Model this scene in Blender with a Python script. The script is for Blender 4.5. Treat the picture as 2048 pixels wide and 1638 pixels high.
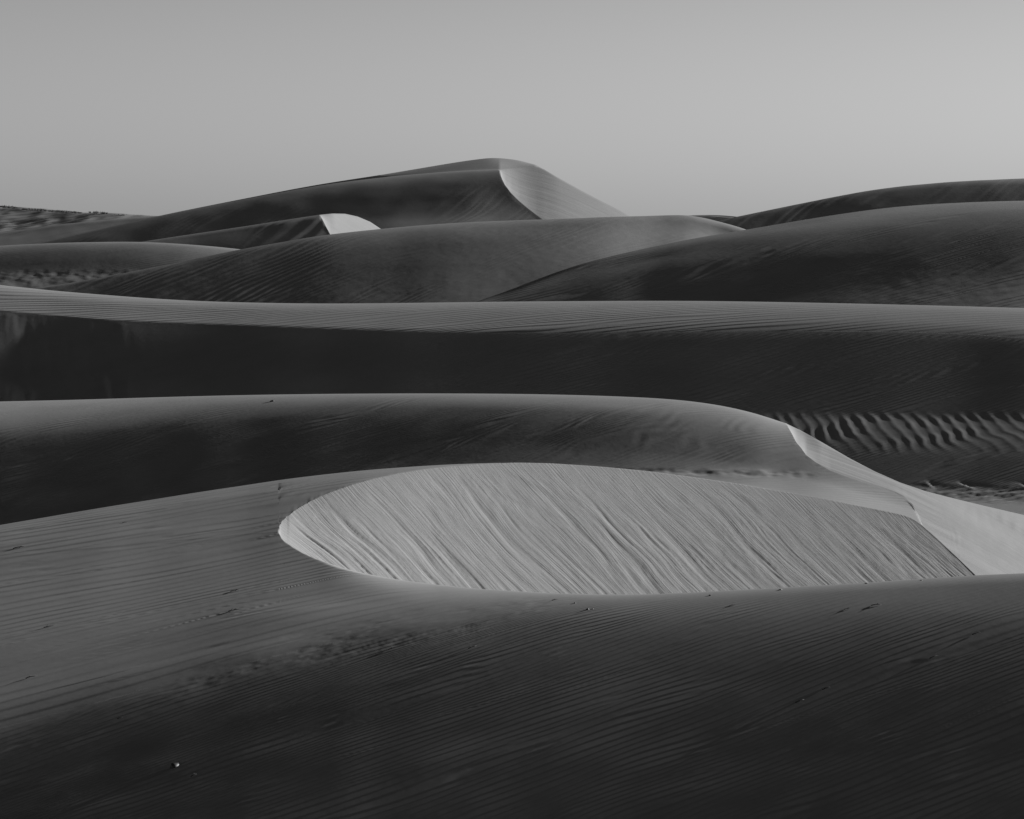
import bpy, bmesh, math, random
import numpy as np
from math import radians, sin, cos, pi

for o in list(bpy.data.objects):
    bpy.data.objects.remove(o, do_unlink=True)
S = bpy.context.scene
COL = S.collection

# ------------------------------------------------------------------ camera
FPX, HOR = 4107.0, 450.0          # focal length in photo pixels, row of the horizon
cd = bpy.data.cameras.new('camera'); cam = bpy.data.objects.new('camera', cd); COL.objects.link(cam)
cam.location = (0, 0, 0); cam.rotation_euler = (pi/2, 0, 0)
cd.sensor_width = 36; cd.lens = 36*FPX/2048
cd.shift_y = (HOR-819)/2048
cd.clip_start = .5; cd.clip_end = 30000
S.camera = cam
# ------------------------------------------------------------------ sky and sun
SUN_AZ, SUN_EL = 30.0, 15.0       # degrees behind the picture plane, to the right / above the horizon
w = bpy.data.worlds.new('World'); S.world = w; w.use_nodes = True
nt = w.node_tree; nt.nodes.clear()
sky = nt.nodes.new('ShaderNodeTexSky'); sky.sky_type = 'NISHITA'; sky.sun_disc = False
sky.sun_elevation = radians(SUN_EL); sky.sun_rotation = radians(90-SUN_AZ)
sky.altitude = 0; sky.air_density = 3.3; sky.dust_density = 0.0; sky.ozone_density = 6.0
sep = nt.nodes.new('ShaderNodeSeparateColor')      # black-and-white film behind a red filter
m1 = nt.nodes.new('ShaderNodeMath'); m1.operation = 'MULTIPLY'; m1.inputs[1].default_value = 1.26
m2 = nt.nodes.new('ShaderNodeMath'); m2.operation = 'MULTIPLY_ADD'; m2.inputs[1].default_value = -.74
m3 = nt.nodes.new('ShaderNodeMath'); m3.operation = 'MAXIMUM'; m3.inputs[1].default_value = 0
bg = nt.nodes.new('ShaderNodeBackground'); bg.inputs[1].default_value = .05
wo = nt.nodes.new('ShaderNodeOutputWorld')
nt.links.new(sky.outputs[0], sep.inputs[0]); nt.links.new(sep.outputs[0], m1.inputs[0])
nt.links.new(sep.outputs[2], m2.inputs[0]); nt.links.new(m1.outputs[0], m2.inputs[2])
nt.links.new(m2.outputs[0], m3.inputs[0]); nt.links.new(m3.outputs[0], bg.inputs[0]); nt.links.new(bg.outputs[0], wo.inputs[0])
ld = bpy.data.lights.new('sun', 'SUN'); ld.energy = 5.0; ld.angle = radians(.6); ld.color = (1, 1, 1)
sun = bpy.data.objects.new('sun', ld); COL.objects.link(sun)
SDIR = np.array([cos(radians(SUN_EL))*cos(radians(SUN_AZ)), cos(radians(SUN_EL))*sin(radians(SUN_AZ)), sin(radians(SUN_EL))])
from mathutils import Vector
sun.rotation_euler = Vector(SDIR).to_track_quat('Z', 'Y').to_euler(); sun.location = Vector(SDIR)*500
S.view_settings.view_transform = 'Standard'; S.view_settings.look = 'None'
S.view_settings.exposure = 1.1; S.view_settings.gamma = 1; S.view_settings.use_curve_mapping = False

# ------------------------------------------------------------------ helpers
GROUND_Z = -16.0
rng = np.random.default_rng(7); random.seed(7)
PERM = rng.permutation(4096)
ANG = rng.random(4096)*2*pi
GX, GY = np.cos(ANG), np.sin(ANG)
def perlin(x, y, seed=0):
    x = np.asarray(x, float); y = np.asarray(y, float)
    xi = np.floor(x).astype(np.int64); yi = np.floor(y).astype(np.int64); xf = x-xi; yf = y-yi
    u = xf*xf*xf*(xf*(xf*6-15)+10); v = yf*yf*yf*(yf*(yf*6-15)+10)
    def g(a, b, dx, dy):
        h = PERM[(PERM[(a+seed*131) & 4095]+b) & 4095]
        return GX[h]*dx+GY[h]*dy
    n0 = g(xi, yi, xf, yf); n1 = g(xi+1, yi, xf-1, yf); n2 = g(xi, yi+1, xf, yf-1); n3 = g(xi+1, yi+1, xf-1, yf-1)
    return ((n0*(1-u)+n1*u)*(1-v)+(n2*(1-u)+n3*u)*v)*1.5
def fbm(x, y, o=3, seed=0):
    s = 0; a = 1
    for i in range(o): s = s+a*perlin(x*2**i, y*2**i, seed+i); a *= .5
    return s
def smooth(a, b, x): t = np.clip((x-a)/(b-a), 0, 1); return t*t*(3-2*t)
def bump(x, c, w): return np.exp(-((x-c)/w)**2)
def spline(knots, px):
    """C2 natural cubic through (px, value) knots, straight beyond the ends"""
    if np.isscalar(knots): return np.full_like(px, float(knots))
    if isinstance(knots, np.ndarray): return knots
    k = np.array(knots, float); x, y = k[:, 0], k[:, 1]; n = len(x)
    if n == 1: return np.full_like(px, y[0])
    h = np.diff(x); A = np.eye(n); r = np.zeros(n)
    for i in range(1, n-1):
        A[i, i-1] = h[i-1]; A[i, i] = 2*(h[i-1]+h[i]); A[i, i+1] = h[i]
        r[i] = 6*((y[i+1]-y[i])/h[i]-(y[i]-y[i-1])/h[i-1])
    M = np.linalg.solve(A, r)
    i = np.clip(np.searchsorted(x, px)-1, 0, n-2); t = px-x[i]; hh = h[i]
    b = (y[i+1]-y[i])/hh-hh*(2*M[i]+M[i+1])/6
    v = y[i]+b*t+M[i]/2*t*t+(M[i+1]-M[i])/(6*hh)*t**3
    b0 = (y[1]-y[0])/h[0]-h[0]*(2*M[0]+M[1])/6; v = np.where(px < x[0], y[0]+b0*(px-x[0]), v)
    b1 = (y[-1]-y[-2])/h[-1]+h[-1]*(M[-2]+2*M[-1])/6; v = np.where(px > x[-1], y[-1]+b1*(px-x[-1]), v)
    return v
def lin(knots, px):
    if np.isscalar(knots): return np.full_like(px, float(knots))
    if isinstance(knots, np.ndarray): return knots
    k = np.array(knots, float); return np.interp(px, k[:, 0], k[:, 1])
def gsm(v, n):
    """smooth a row a little along the dune"""
    if n < 1: return v
    q = np.exp(-(np.arange(-3*n, 3*n+1)/n)**2/2); q /= q.sum()
    return np.convolve(np.pad(v, 3*n, mode='reflect', reflect_type='odd'), q, 'valid')
def mm(px): return (px-1024)/FPX
def kk(py): return (py-HOR)/FPX
class Slip:
    """a slip face at the angle of repose through one point, facing phi degrees towards the viewer"""
    def __init__(s, px, py, Y, phi, T, g0=0., gl=3., g1=0.):
        s.g1 = g1
        s.p = (mm(px)*Y, Y, -kk(py)*Y); s.c, s.s, s.T, s.g0, s.gl = cos(radians(phi)), sin(radians(phi)), T, g0, gl
    def uv(s, x, y):
        dx, dy = x-s.p[0], y-s.p[1]
        return s.s*dx+s.c*dy, s.c*dx-s.s*dy
    def Y(s, px, py):
        m, k = mm(px), kk(py); Y = np.full_like(np.asarray(px, float), s.p[1])
        for _ in range(25):
            u, q = s.uv(m*Y, Y); up = np.maximum(u, -1.)
            e = np.exp(-up/s.gl); um = np.maximum(u, 0); G = s.g0*s.gl*(1-e)-.5*s.g1*um*um; g = s.g0*e-s.g1*um
            f = s.p[2]-s.T*(q+G)+k*Y
            d = -s.T*(s.c*m-s.s+g*(s.s*m+s.c))+k
            Y = Y-np.clip(f/np.where(np.abs(d) < .02, .02, d), -4, 4)
        return Y
def hermite(Ya, za, sa, Yb, zb, sb, t):
    D = Yb-Ya
    return (2*t**3-3*t**2+1)*za+(t**3-2*t**2+t)*D*sa+(-2*t**3+3*t**2)*zb+(t**3-t**2)*D*sb

FITTED = [
    [0.01062, 0.06572, 0.12572, 0.11289, 0.06176, -0.01893, -0.08231, -0.10796, 0.12605, 0.14083, 0.12873, 0.0852, 0.0096, -0.07669, -0.11796, -0.11516, 0.08173, 0.05538, 0.00992, -0.04794, -0.12373, -0.1617, -0.14442, -0.13488, 0.0034, 0.00617, 0.00873, 0.01274, -0.01332, -0.01058, -0.00427, -0.00286],
    [0.02408, 0.01681, 0.01361, 0.01296, 0.02388, 0.06317, 0.11136, 0.07039, 0.06212, 0.07128, 0.12502, 0.1813, 0.22434, 0.23727, 0.22366, 0.20443, 0.19773, 0.1989, 0.14344, 0.17553, 0.18738, 0.18265, 0.18869, 0.19878, 0.14396, 0.11513, 0.08795, 0.09838, 0.15884, 0.21964, 0.25722, 0.26377, 0.24554, 0.22822, 0.22383, 0.22634, 0.30606, 0.32608, 0.31283, 0.29018, 0.24121, 0.18934, 0.13511, 0.12171, 0.11909, 0.16937, 0.23631, 0.28236, 0.29824, 0.28735, 0.26244, 0.2503, 0.24981, 0.25422, 0.35268, 0.33086, 0.29035, 0.24425, 0.19561, 0.14545, 0.12328, 0.12431, 0.15856, 0.21812, 0.27403, 0.3058, 0.30993, 0.28987, 0.26639, 0.25901, 0.26092, 0.26612, 0.34708, 0.29142, 0.23789, 0.19587, 0.15208, 0.12527, 0.12506, 0.15119, 0.20546, 0.26347, 0.30452, 0.32151, 0.31352, 0.28782, 0.26909, 0.26568, 0.26942, 0.27487, 0.27537, 0.20109, 0.14979, 0.11795, 0.11219, 0.13314, 0.17697, 0.23968, 0.29731, 0.32682, 0.32971, 0.31249, 0.2845, 0.26652, 0.2654, 0.27082, 0.2767, 0.28277, 0.20189, 0.13984, 0.10692, 0.11116, 0.14574, 0.19811, 0.26331, 0.31646, 0.33543, 0.32766, 0.30516, 0.27691, 0.26135, 0.26248, 0.26919, 0.2751, 0.28109, 0.28758, 0.15201, 0.10603, 0.10821, 0.15133, 0.211, 0.27677, 0.32675, 0.33906, 0.32269, 0.29739, 0.26918, 0.25566, 0.2587, 0.26647, 0.27224, 0.27756, 0.28425, 0.29049, 0.11798, 0.09826, 0.14096, 0.20831, 0.27884, 0.32884, 0.33945, 0.31694, 0.28965, 0.26211, 0.24964, 0.2543, 0.26232, 0.26831, 0.2727, 0.27953, 0.28573, 0.29212, -0, 0, -0, 0, -0, 1e-05, -1e-05, 0, -0, 0, 0, -0, 0, 0, -0, 0, -0, 0],
    [0.01818, 0.02018, 0.03995, 0.03288, 0.0482, 0.06012, 0.08225, 0.07085, 0.06325, 0.08189, 0.1338, 0.18835, 0.27279, 0.19545, 0.08147, 0.12447, 0.17891, 0.15691, 0.14618, 0.14802, 0.1521, 0.15107, 0.1441, 0.162, 0.21905, 0.27979, 0.31082, 0.29322, 0.17379, 0.08616, 0.33207, 0.30821, 0.27427, 0.24847, 0.21815, 0.19362, 0.17289, 0.16687, 0.21342, 0.29287, 0.35516, 0.35374, 0.27429, 0.15222, 0.07621, 0.36148, 0.3226, 0.28419, 0.24633, 0.21189, 0.1873, 0.17043, 0.18425, 0.25584, 0.32651, 0.35718, 0.32852, 0.23325, 0.13109, 0.06962, 0.27999, 0.23335, 0.19646, 0.17232, 0.16013, 0.15575, 0.16705, 0.2107, 0.26738, 0.27948, 0.2325, 0.15485, 0.07881, 0.02468, -0.00645, 0.17189, 0.14005, 0.12724, 0.13052, 0.13887, 0.15609, 0.18238, 0.17417, 0.06492, -0.06601, -0.11079, -0.0772, -0.01925, -0.01246, -0.01268, 0.1197, 0.10611, 0.10691, 0.11861, 0.12925, 0.13099, 0.10286, 0.03067, -0.07829, -0.10978, -0.04284, 0.00969, 0.03406, 0.01525, 0.00533, 7e-05, 0.00317, -0.00084, 0.00549, -0.00271, -0.0059, -0.00976, -0.00538, 0.00223, 0.0119, 0.01849, 0.00927, -0.00194, -0.00212, -0.00983],
    [0.51638, 0.3083, 0.16773, 0.1091, 0.09267, 0.08352, 0.09968, 0.11034, 0.11611, 0.08184, 0.39119, 0.23784, 0.13557, 0.10538, 0.11008, 0.15288, 0.17662, 0.17054, 0.1376, 0.08799, 0.52734, 0.38014, 0.24573, 0.20111, 0.2226, 0.26894, 0.3002, 0.29656, 0.25039, 0.19875, 0.52537, 0.35836, 0.23142, 0.19947, 0.23062, 0.28771, 0.32151, 0.31007, 0.26141, 0.20884, 0.30702, 0.21024, 0.18265, 0.21098, 0.26457, 0.31012, 0.3109, 0.27591, 0.22761, 0.1824, 0.21918, 0.17524, 0.18906, 0.23742, 0.29163, 0.31006, 0.28251, 0.23667, 0.18628, 0.14381, 0.18918, 0.16388, 0.18578, 0.23642, 0.28027, 0.28576, 0.24037, 0.17359, 0.1284, 0.09207, 0.1662, 0.1617, 0.19418, 0.2447, 0.28519, 0.28125, 0.23155, 0.16981, 0.12397, 0.0837, 0.14819, 0.16889, 0.21386, 0.26258, 0.28694, 0.26305, 0.21595, 0.16987, 0.12624, 0.08427, 0.13718, 0.17173, 0.22306, 0.26381, 0.26977, 0.23484, 0.18987, 0.1496, 0.10984, 0.06701, 0.12729, 0.16303, 0.20725, 0.23037, 0.22031, 0.18078, 0.13881, 0.09296, 0.04634, 0.01248, 0.09438, 0.12514, 0.13952, 0.1287, 0.09492, 0.05278, 0.01639, -0.01518, -0.04352, -0.06307, 0.05114, 0.05574, 0.04553, 0.02304, -0.0035, -0.02502, -0.04334, -0.06218, -0.07723, -0.09004, -0.06629, -0.0165, 0.01775, 0.03202, 0.04179, 0.03471, 0.00771, -0.0131, -0.02273, -0.02277],
    [0.33378, 0.26399, 0.13018, 0.22956, 0.12546, 0.06341, 0.07869, 0.08068, 0.07188, 0.06253, 0.42908, 0.31018, 0.19151, 0.09616, 0.1561, 0.23548, 0.20914, 0.15035, 0.15361, 0.21047, 0.34496, 0.32274, 0.2709, 0.26789, 0.28108, 0.25879, 0.18762, 0.17299, 0.22404, 0.28946, 0.27144, 0.27163, 0.32115, 0.28489, 0.26005, 0.19, 0.16836, 0.21211, 0.27225, 0.33502, 0.19088, 0.18882, 0.20722, 0.23881, 0.18691, 0.15044, 0.18547, 0.23259, 0.27379, 0.32731, 0.23738, 0.25755, 0.22292, 0.18054, 0.13948, 0.16308, 0.21032, 0.2403, 0.27586, 0.31835, 0.12687, 0.0912, 0.07717, 0.03397, -0.00418, -0.02452, -0.06938, -0.09287, -0.12074, -0.1577],
    [0.52567, 0.49786, 0.49048, 0.38333, 0.36794, 0.28463, 0.2747, 0.41635, 0.51026, 0.07186, 0.52531, 0.51608, 0.46926, 0.42312, 0.40874, 0.39522, 0.39221, 0.34775, 0.28628, 0.07637, 0.52599, 0.50739, 0.45043, 0.42013, 0.41644, 0.40096, 0.33785, 0.24918, 0.19151, 0.04483, 0.52547, 0.4665, 0.41926, 0.41437, 0.39356, 0.32212, 0.20513, 0.14069, 0.13434, 0.02004, 0.46819, 0.4129, 0.3991, 0.39051, 0.3261, 0.22593, 0.11678, 0.10592, 0.0929, -0.00652, 0.10457, 0.07496, 0.03242, -0.01175, -0.03553, -0.0345, -0.04144, -0.04803, -0.02155, -0.0204],
    [0.20303, 0.20537, 0.19685, 0.23756, 0.27252, 0.31547, 0.28467, 0.27706, 0.26813, 0.25927, 0.30962, 0.31083, 0.34177, 0.38213, 0.41331, 0.41965, 0.3886, 0.37052, 0.3561, 0.34231, 0.34039, 0.3658, 0.40908, 0.44738, 0.47964, 0.45837, 0.40685, 0.38379, 0.35755, 0.33738, 0.32382, 0.35979, 0.39939, 0.4377, 0.47897, 0.51786, 0.51413, 0.48707, 0.46031, 0.43895, 0.27701, 0.30813, 0.34027, 0.37882, 0.42701, 0.46485, 0.46686, 0.45136, 0.43774, 0.42885, 0.33682, 0.37147, 0.40884, 0.44509, 0.47056, 0.47125, 0.45512, 0.44015, 0.43074, 0.42317, 0.00075, 0.00109, 0.00257, 0.00142, 0.00117, 0.00052, 0.00265, 0.00045, -0.00289, -0.0073],
    [0.27458, 0.28593, 0.31207, 0.31948, 0.30694, 0.2944, 0.29543, 0.36635, 0.39108, 0.39041, 0.39738, 0.38575, 0.36596, 0.34285, 0.33433, 0.34823, 0.39654, 0.41354, 0.40742, 0.40462, 0.36091, 0.35123, 0.35246, 0.37753, 0.41446, 0.44472, 0.4275, 0.40848, 0.40696, 0.40721, 0.37432, 0.39801, 0.42889, 0.44401, 0.43331, 0.39635, 0.391, 0.40261, 0.40447, 0.40377, 0.00301, 0.00392, 0.00321, 0.00226, 0.00214, 0.00275, 0.00289, -0.00167, -0.00885, -0.0182],
    [0.24848, 0.25898, 0.27016, 0.23112, 0.24176, 0.21478, 0.30542, 0.40777, 0.4503, 0.46311, 0.35126, 0.36357, 0.34547, 0.35745, 0.33925, 0.3384, 0.40864, 0.47929, 0.50163, 0.51386, 0.3748, 0.36442, 0.36705, 0.35781, 0.35546, 0.39794, 0.45816, 0.50038, 0.51036, 0.52548, 0.36531, 0.35987, 0.35542, 0.35191, 0.37528, 0.39747, 0.42127, 0.44409, 0.45599, 0.47422, 0.34701, 0.32587, 0.31341, 0.31183, 0.32004, 0.30646, 0.32529, 0.35274, 0.37063, 0.38868, 0.27979, 0.25169, 0.24071, 0.23376, 0.23412, 0.29164, 0.33187, 0.34564, 0.36151, 0.37883, -0.01263, -0.00842, -0.00133, 0.00733, 0.01279, 0.01858, 0.00595, -0.00251, -0.0072, -0.0107],
    [0.16741, 0.1877, 0.26886, 0.31044, 0.35753, 0.39292, 0.41258, 0.41763, 0.41801, 0.41327, 0.40377, 0.32938, 0.34104, 0.38145, 0.42291, 0.45198, 0.47039, 0.47736, 0.47564, 0.47279, 0.33393, 0.38589, 0.41715, 0.45215, 0.47368, 0.48922, 0.49963, 0.5009, 0.49676, 0.49349, 0.50804, 0.46961, 0.47971, 0.48939, 0.49425, 0.50073, 0.50065, 0.49634, 0.49233, 0.49471, -0.01403, 0.00131, 0.00257, 0.00436, 0.00597, 0.00552, 0.00323, -0.00016, -0.0047, -0.00965],
    [0.40651, 0.41634, 0.43371, 0.47078, 0.49126, 0.50922, 0.51812, 0.50607, 0.49189, 0.48507, 0.43303, 0.44551, 0.47037, 0.49551, 0.50824, 0.52172, 0.52348, 0.50855, 0.49609, 0.49077, 0.47917, 0.49937, 0.51272, 0.51613, 0.5226, 0.5241, 0.51018, 0.49511, 0.49016, 0.48569, -0.00142, 0.00161, 0.00394, 0.00496, 0.00497, 0.00282, -0.00144, -0.00598, -0.01044, -0.01498],
    [0.21841, 0.23559, 0.23639, 0.22897, 0.22431, 0.2279, 0.22164, 0.20204, 0.17125, 0.13367, 0.1904, 0.19889, 0.20388, 0.20123, 0.19989, 0.19995, 0.19009, 0.16899, 0.13566, 0.10982, 0.21994, 0.21812, 0.21178, 0.20813, 0.20876, 0.20126, 0.18138, 0.14888, 0.1174, 0.09847, 0.23544, 0.22721, 0.22099, 0.22038, 0.2146, 0.19411, 0.16207, 0.12658, 0.10367, 0.09159, 0.22157, 0.22669, 0.22547, 0.22008, 0.19698, 0.16394, 0.12769, 0.10252, 0.09024, 0.0817, 0.04904, 0.0452, 0.03971, 0.02749, 0.01167, -0.00289, -0.01655, -0.03203, -0.04953, -0.07214],
    [0.20293, 0.19576, 0.212, 0.22816, 0.30155, 0.34516, 0.42902, 0.47923, 0.49857, 0.50753, 0.17391, 0.17959, 0.2001, 0.24563, 0.29631, 0.35183, 0.42494, 0.46518, 0.48114, 0.48854, 0.20261, 0.24922, 0.32401, 0.37472, 0.40898, 0.44946, 0.47434, 0.48996, 0.49976, 0.5055, 0.35608, 0.4407, 0.4944, 0.50329, 0.51391, 0.51295, 0.50818, 0.51407, 0.51919, 0.52558, 0.00367, 0.00021, -0.00211, 0.00098, 0.00242, 0.00556, 0.00531, 0.00096, -0.00526, -0.01143]]      # slopes along each solved dune, fitted once (delete a list to fit it afresh)
USED = []
AMB, GAIN = .0112, .87
def want(g):
    """how squarely a slope must face the sun to come out at this grey (0-255) under this sun and sky"""
    c = np.asarray(g, float)/255; l = np.where(c < .04045, c/12.92, ((c+.055)/1.055)**2.4)
    return np.maximum((l-AMB)/GAIN, .003)
class Loft:
    """a dune as a sheet of profiles running away from the viewer. Rows are added from the crest towards the viewer;
    a row knows its height on the profile and how brightly the low sun should strike it, and solve() finds the slopes."""
    def __init__(s, px): s.px = px; s.rows = []
    def add(s, n, py=None, Y=None, z=None, sl=None, sl2=None, g=None, sm=0, smooth_y=0, smax=.525, pr=None):
        px = s.px
        r = dict(n=n, py=None, smy=smooth_y, smax=smax, fixed=True, g=None, pr=None if pr is None else spline(pr, px))
        if py is not None:
            py = gsm(spline(py, px), sm); k = kk(py); r['py'] = py; r['k'] = k
            if isinstance(sl, str): sl = -k
            elif sl is not None: sl = spline(sl, px)
            if g is not None: r['g'] = want(gsm(lin(g, px), 14)); sl = np.maximum((SDIR[2]-r['g'])/SDIR[1]*.7, .012-k)
            r['sf'] = sl; r['sn'] = sl if sl2 is None else (-k if isinstance(sl2, str) else spline(sl2, px))
            if Y is None: r['fixed'] = False; s.rows.append(r); s.chain(len(s.rows)-1)
            else: r['Y'] = spline(Y, px); r['z'] = -k*r['Y']; s.rows.append(r)
        else:
            r['Y'] = spline(Y, px); r['z'] = spline(z, px)
            r['sf'] = r['sn'] = None if sl is None else spline(sl, px)
            s.rows.append(r)
        return r
    def chain(s, i):
        r, p = s.rows[i], s.rows[i-1]; r['Y'] = s.step(p['Y'], p['z'], p['sn'], r['sf'], r['k'])
        if r['smy']: r['Y'] = np.minimum(gsm(r['Y'], r['smy']), p['Y']*.9999)
        r['z'] = -r['k']*r['Y']
    @staticmethod
    def step(Yp, zp, sp, sr, k):
        Sm = (sp+sr)/2; D = Sm+k; D = np.where(D > .02, D, .02*np.exp(np.minimum(D-.02, 0)/.02)+1e-4)
        return Yp-(Yp*0+np.maximum(k*Yp+zp, 1e-9*Yp))/D        # (Sm*Yp-zp)/(Sm+k), written to stay on the near side
    def solve(s, nk=10, nc=64, it=14, freey=.0, pw=.25, ymin=0., dk=.03, rr=.3):
        """fit the slopes of the solved rows, smooth along the dune, so that the sun strikes each row as asked"""
        px = s.px; pc = np.linspace(px[0], px[-1], nc); kn = np.linspace(px[0], px[-1], nk)
        B = np.stack([spline(list(zip(kn, e)), pc) for e in np.eye(nk)], 1)
        R = [r for r in s.rows if not r['fixed']]; i0 = [x is R[0] for x in s.rows].index(True)-1; a = s.rows[i0]
        ip = lambda v: np.interp(pc, px, v)
        m = mm(pc); Y0, z0, s0, ka = ip(a['Y']), ip(a['z']), ip(a['sn']), -ip(a['z'])/ip(a['Y'])
        k = [ip(r['k']) for r in R]; g = [ip(r['g']) for r in R]; n = len(R)
        w = np.where(pc > -120, 1., .25)
        prior = [np.clip((SDIR[2]-gg)/SDIR[1]*.6, .03-kk_, r['smax']*.9) for gg, kk_, r in zip(g, k, R)]
        prior = [ip(r['pr']) if r['pr'] is not None else q for r, q in zip(R, prior)]
        p0 = np.concatenate([np.linalg.lstsq(B, q, rcond=None)[0] for q in prior]+[np.zeros(nk)])
        def run(p):
            ay = np.exp(B@p[n*nk:]); Y, z, sl = Y0*ay, z0*ay, s0; res = []
            for i in range(n):
                sr = B@p[i*nk:(i+1)*nk]; Y = s.step(Y, z, sl, sr, k[i]); z = -k[i]*Y; sl = sr
                zx = (np.gradient(z, pc)-sr*np.gradient(Y, pc))/(Y/FPX); zy = sr-m*zx
                ns = (SDIR[2]-SDIR[0]*zx-SDIR[1]*zy)/np.sqrt(1+zx*zx+zy*zy)
                d = ns-g[i]; d = np.where((g[i] < .015) & (d < 0), d*1.2, d)
                res.append(d*w/(.35*np.maximum(g[i], 0)+dk)); res.append(np.maximum(ymin-Y, 0)*.25)
                res.append(np.maximum(np.abs(zx)-.28, 0)*12)
                res.append(np.maximum(.02-k[i]-sr, 0)*40); res.append(np.maximum(sr-R[i]['smax'], 0)*30)
            for i in range(n): res.append(np.diff(p[i*nk:(i+1)*nk], 2)*2.5)
            for i in range(1, n): res.append((p[i*nk:(i+1)*nk]-p[(i-1)*nk:i*nk])*rr)
            res.append((p[:n*nk]-p0[:n*nk])*pw); res.append(p[n*nk:]*(1/max(freey, 1e-4))); res.append(np.diff(p[n*nk:], 2)*20)
            return np.concatenate(res)
        key = len(USED)
        if key < len(FITTED) and len(FITTED[key]) == len(p0): p0 = np.array(FITTED[key]); it = 0
        p = p0.copy(); lam = .1; r0 = run(p); c0 = r0@r0; s.cost = c0
        for _ in range(it):
            J = np.empty((len(r0), len(p)))
            for q in range(len(p)):
                d = p.copy(); d[q] += 1e-5; J[:, q] = (run(d)-r0)/1e-5
            A = J.T@J; b = -J.T@r0
            for _t in range(6):
                st = np.linalg.solve(A+lam*np.diag(np.diag(A)+1e-6), b); rn = run(p+st); cn = rn@rn
                if np.isfinite(cn) and cn < c0: p = p+st; r0 = rn; done = (c0-cn) < 1e-3*c0; c0 = cn; lam *= .3; break
                lam *= 4
            else: break
            if done: break
        s.cost = c0; USED.append(key)
        Bf = np.stack([spline(list(zip(kn, e)), px) for e in np.eye(nk)], 1)
        if freey > 0:
            ay = np.exp(Bf@p[n*nk:])
            for r in s.rows[:i0+1]:
                d = r['Y']-a['Y'] if r is not a else 0; dz = r['z']-a['z'] if r is not a else 0
                r['_d'] = (d, dz)
            Yn, zn = a['Y']*ay, a['z']*ay
            for r in s.rows[:i0+1]:
                r['Y'] = Yn+r['_d'][0]; r['z'] = (zn+r['_d'][1]) if not np.all(r['z'] == GROUND_Z-1) else r['z']
        for i, r in enumerate(R):
            r['sf'] = r['sn'] = Bf@p[i*nk:(i+1)*nk]
            s.chain([x is r for x in s.rows].index(True))
    def table(s, i0, i1, nn=16):
        """dense profile (depth against picture height) between two rows, for laying edges on the sheet"""
        P, Yq = [], []
        for i in range(i0+1, i1+1):
            a, b = s.rows[i-1], s.rows[i]; t = np.linspace(0, 1, nn)[:, None]
            Y = a['Y']+(b['Y']-a['Y'])*t; z = hermite(a['Y'], a['z'], a['sn'], b['Y'], b['z'], b['sf'], t)
            Yq.append(Y); P.append(HOR-z/Y*FPX)
        return np.maximum.accumulate(np.vstack(P), 0), np.vstack(Yq)
    def grid(s):
        R = s.rows; Ys, Zs, V = [R[0]['Y'][None]], [R[0]['z'][None]], [np.zeros(1)]
        for i in range(1, len(R)):
            a, b = R[i-1], R[i]; t = (np.arange(1, b['n']+1)/b['n'])[:, None]
            ch = (b['z']-a['z'])/np.where(np.abs(b['Y']-a['Y']) < 1e-6, 1e-6, b['Y']-a['Y'])
            sa = ch if a['sn'] is None else a['sn']; sb = ch if b['sf'] is None else b['sf']
            Ys.append(a['Y']+(b['Y']-a['Y'])*t); Zs.append(hermite(a['Y'], a['z'], sa, b['Y'], b['z'], sb, t)); V.append(i-1+t[:, 0])
        Y = np.vstack(Ys); Z = np.vstack(Zs); V = np.concatenate(V)[:, None]+0*Y
        X = Y*mm(s.px)[None, :]
        return X, Y, Z, V
def lookup(P, Yq, py):
    return np.array([np.interp(py[c], P[:, c], Yq[:, c]) for c in range(P.shape[1])])

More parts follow.
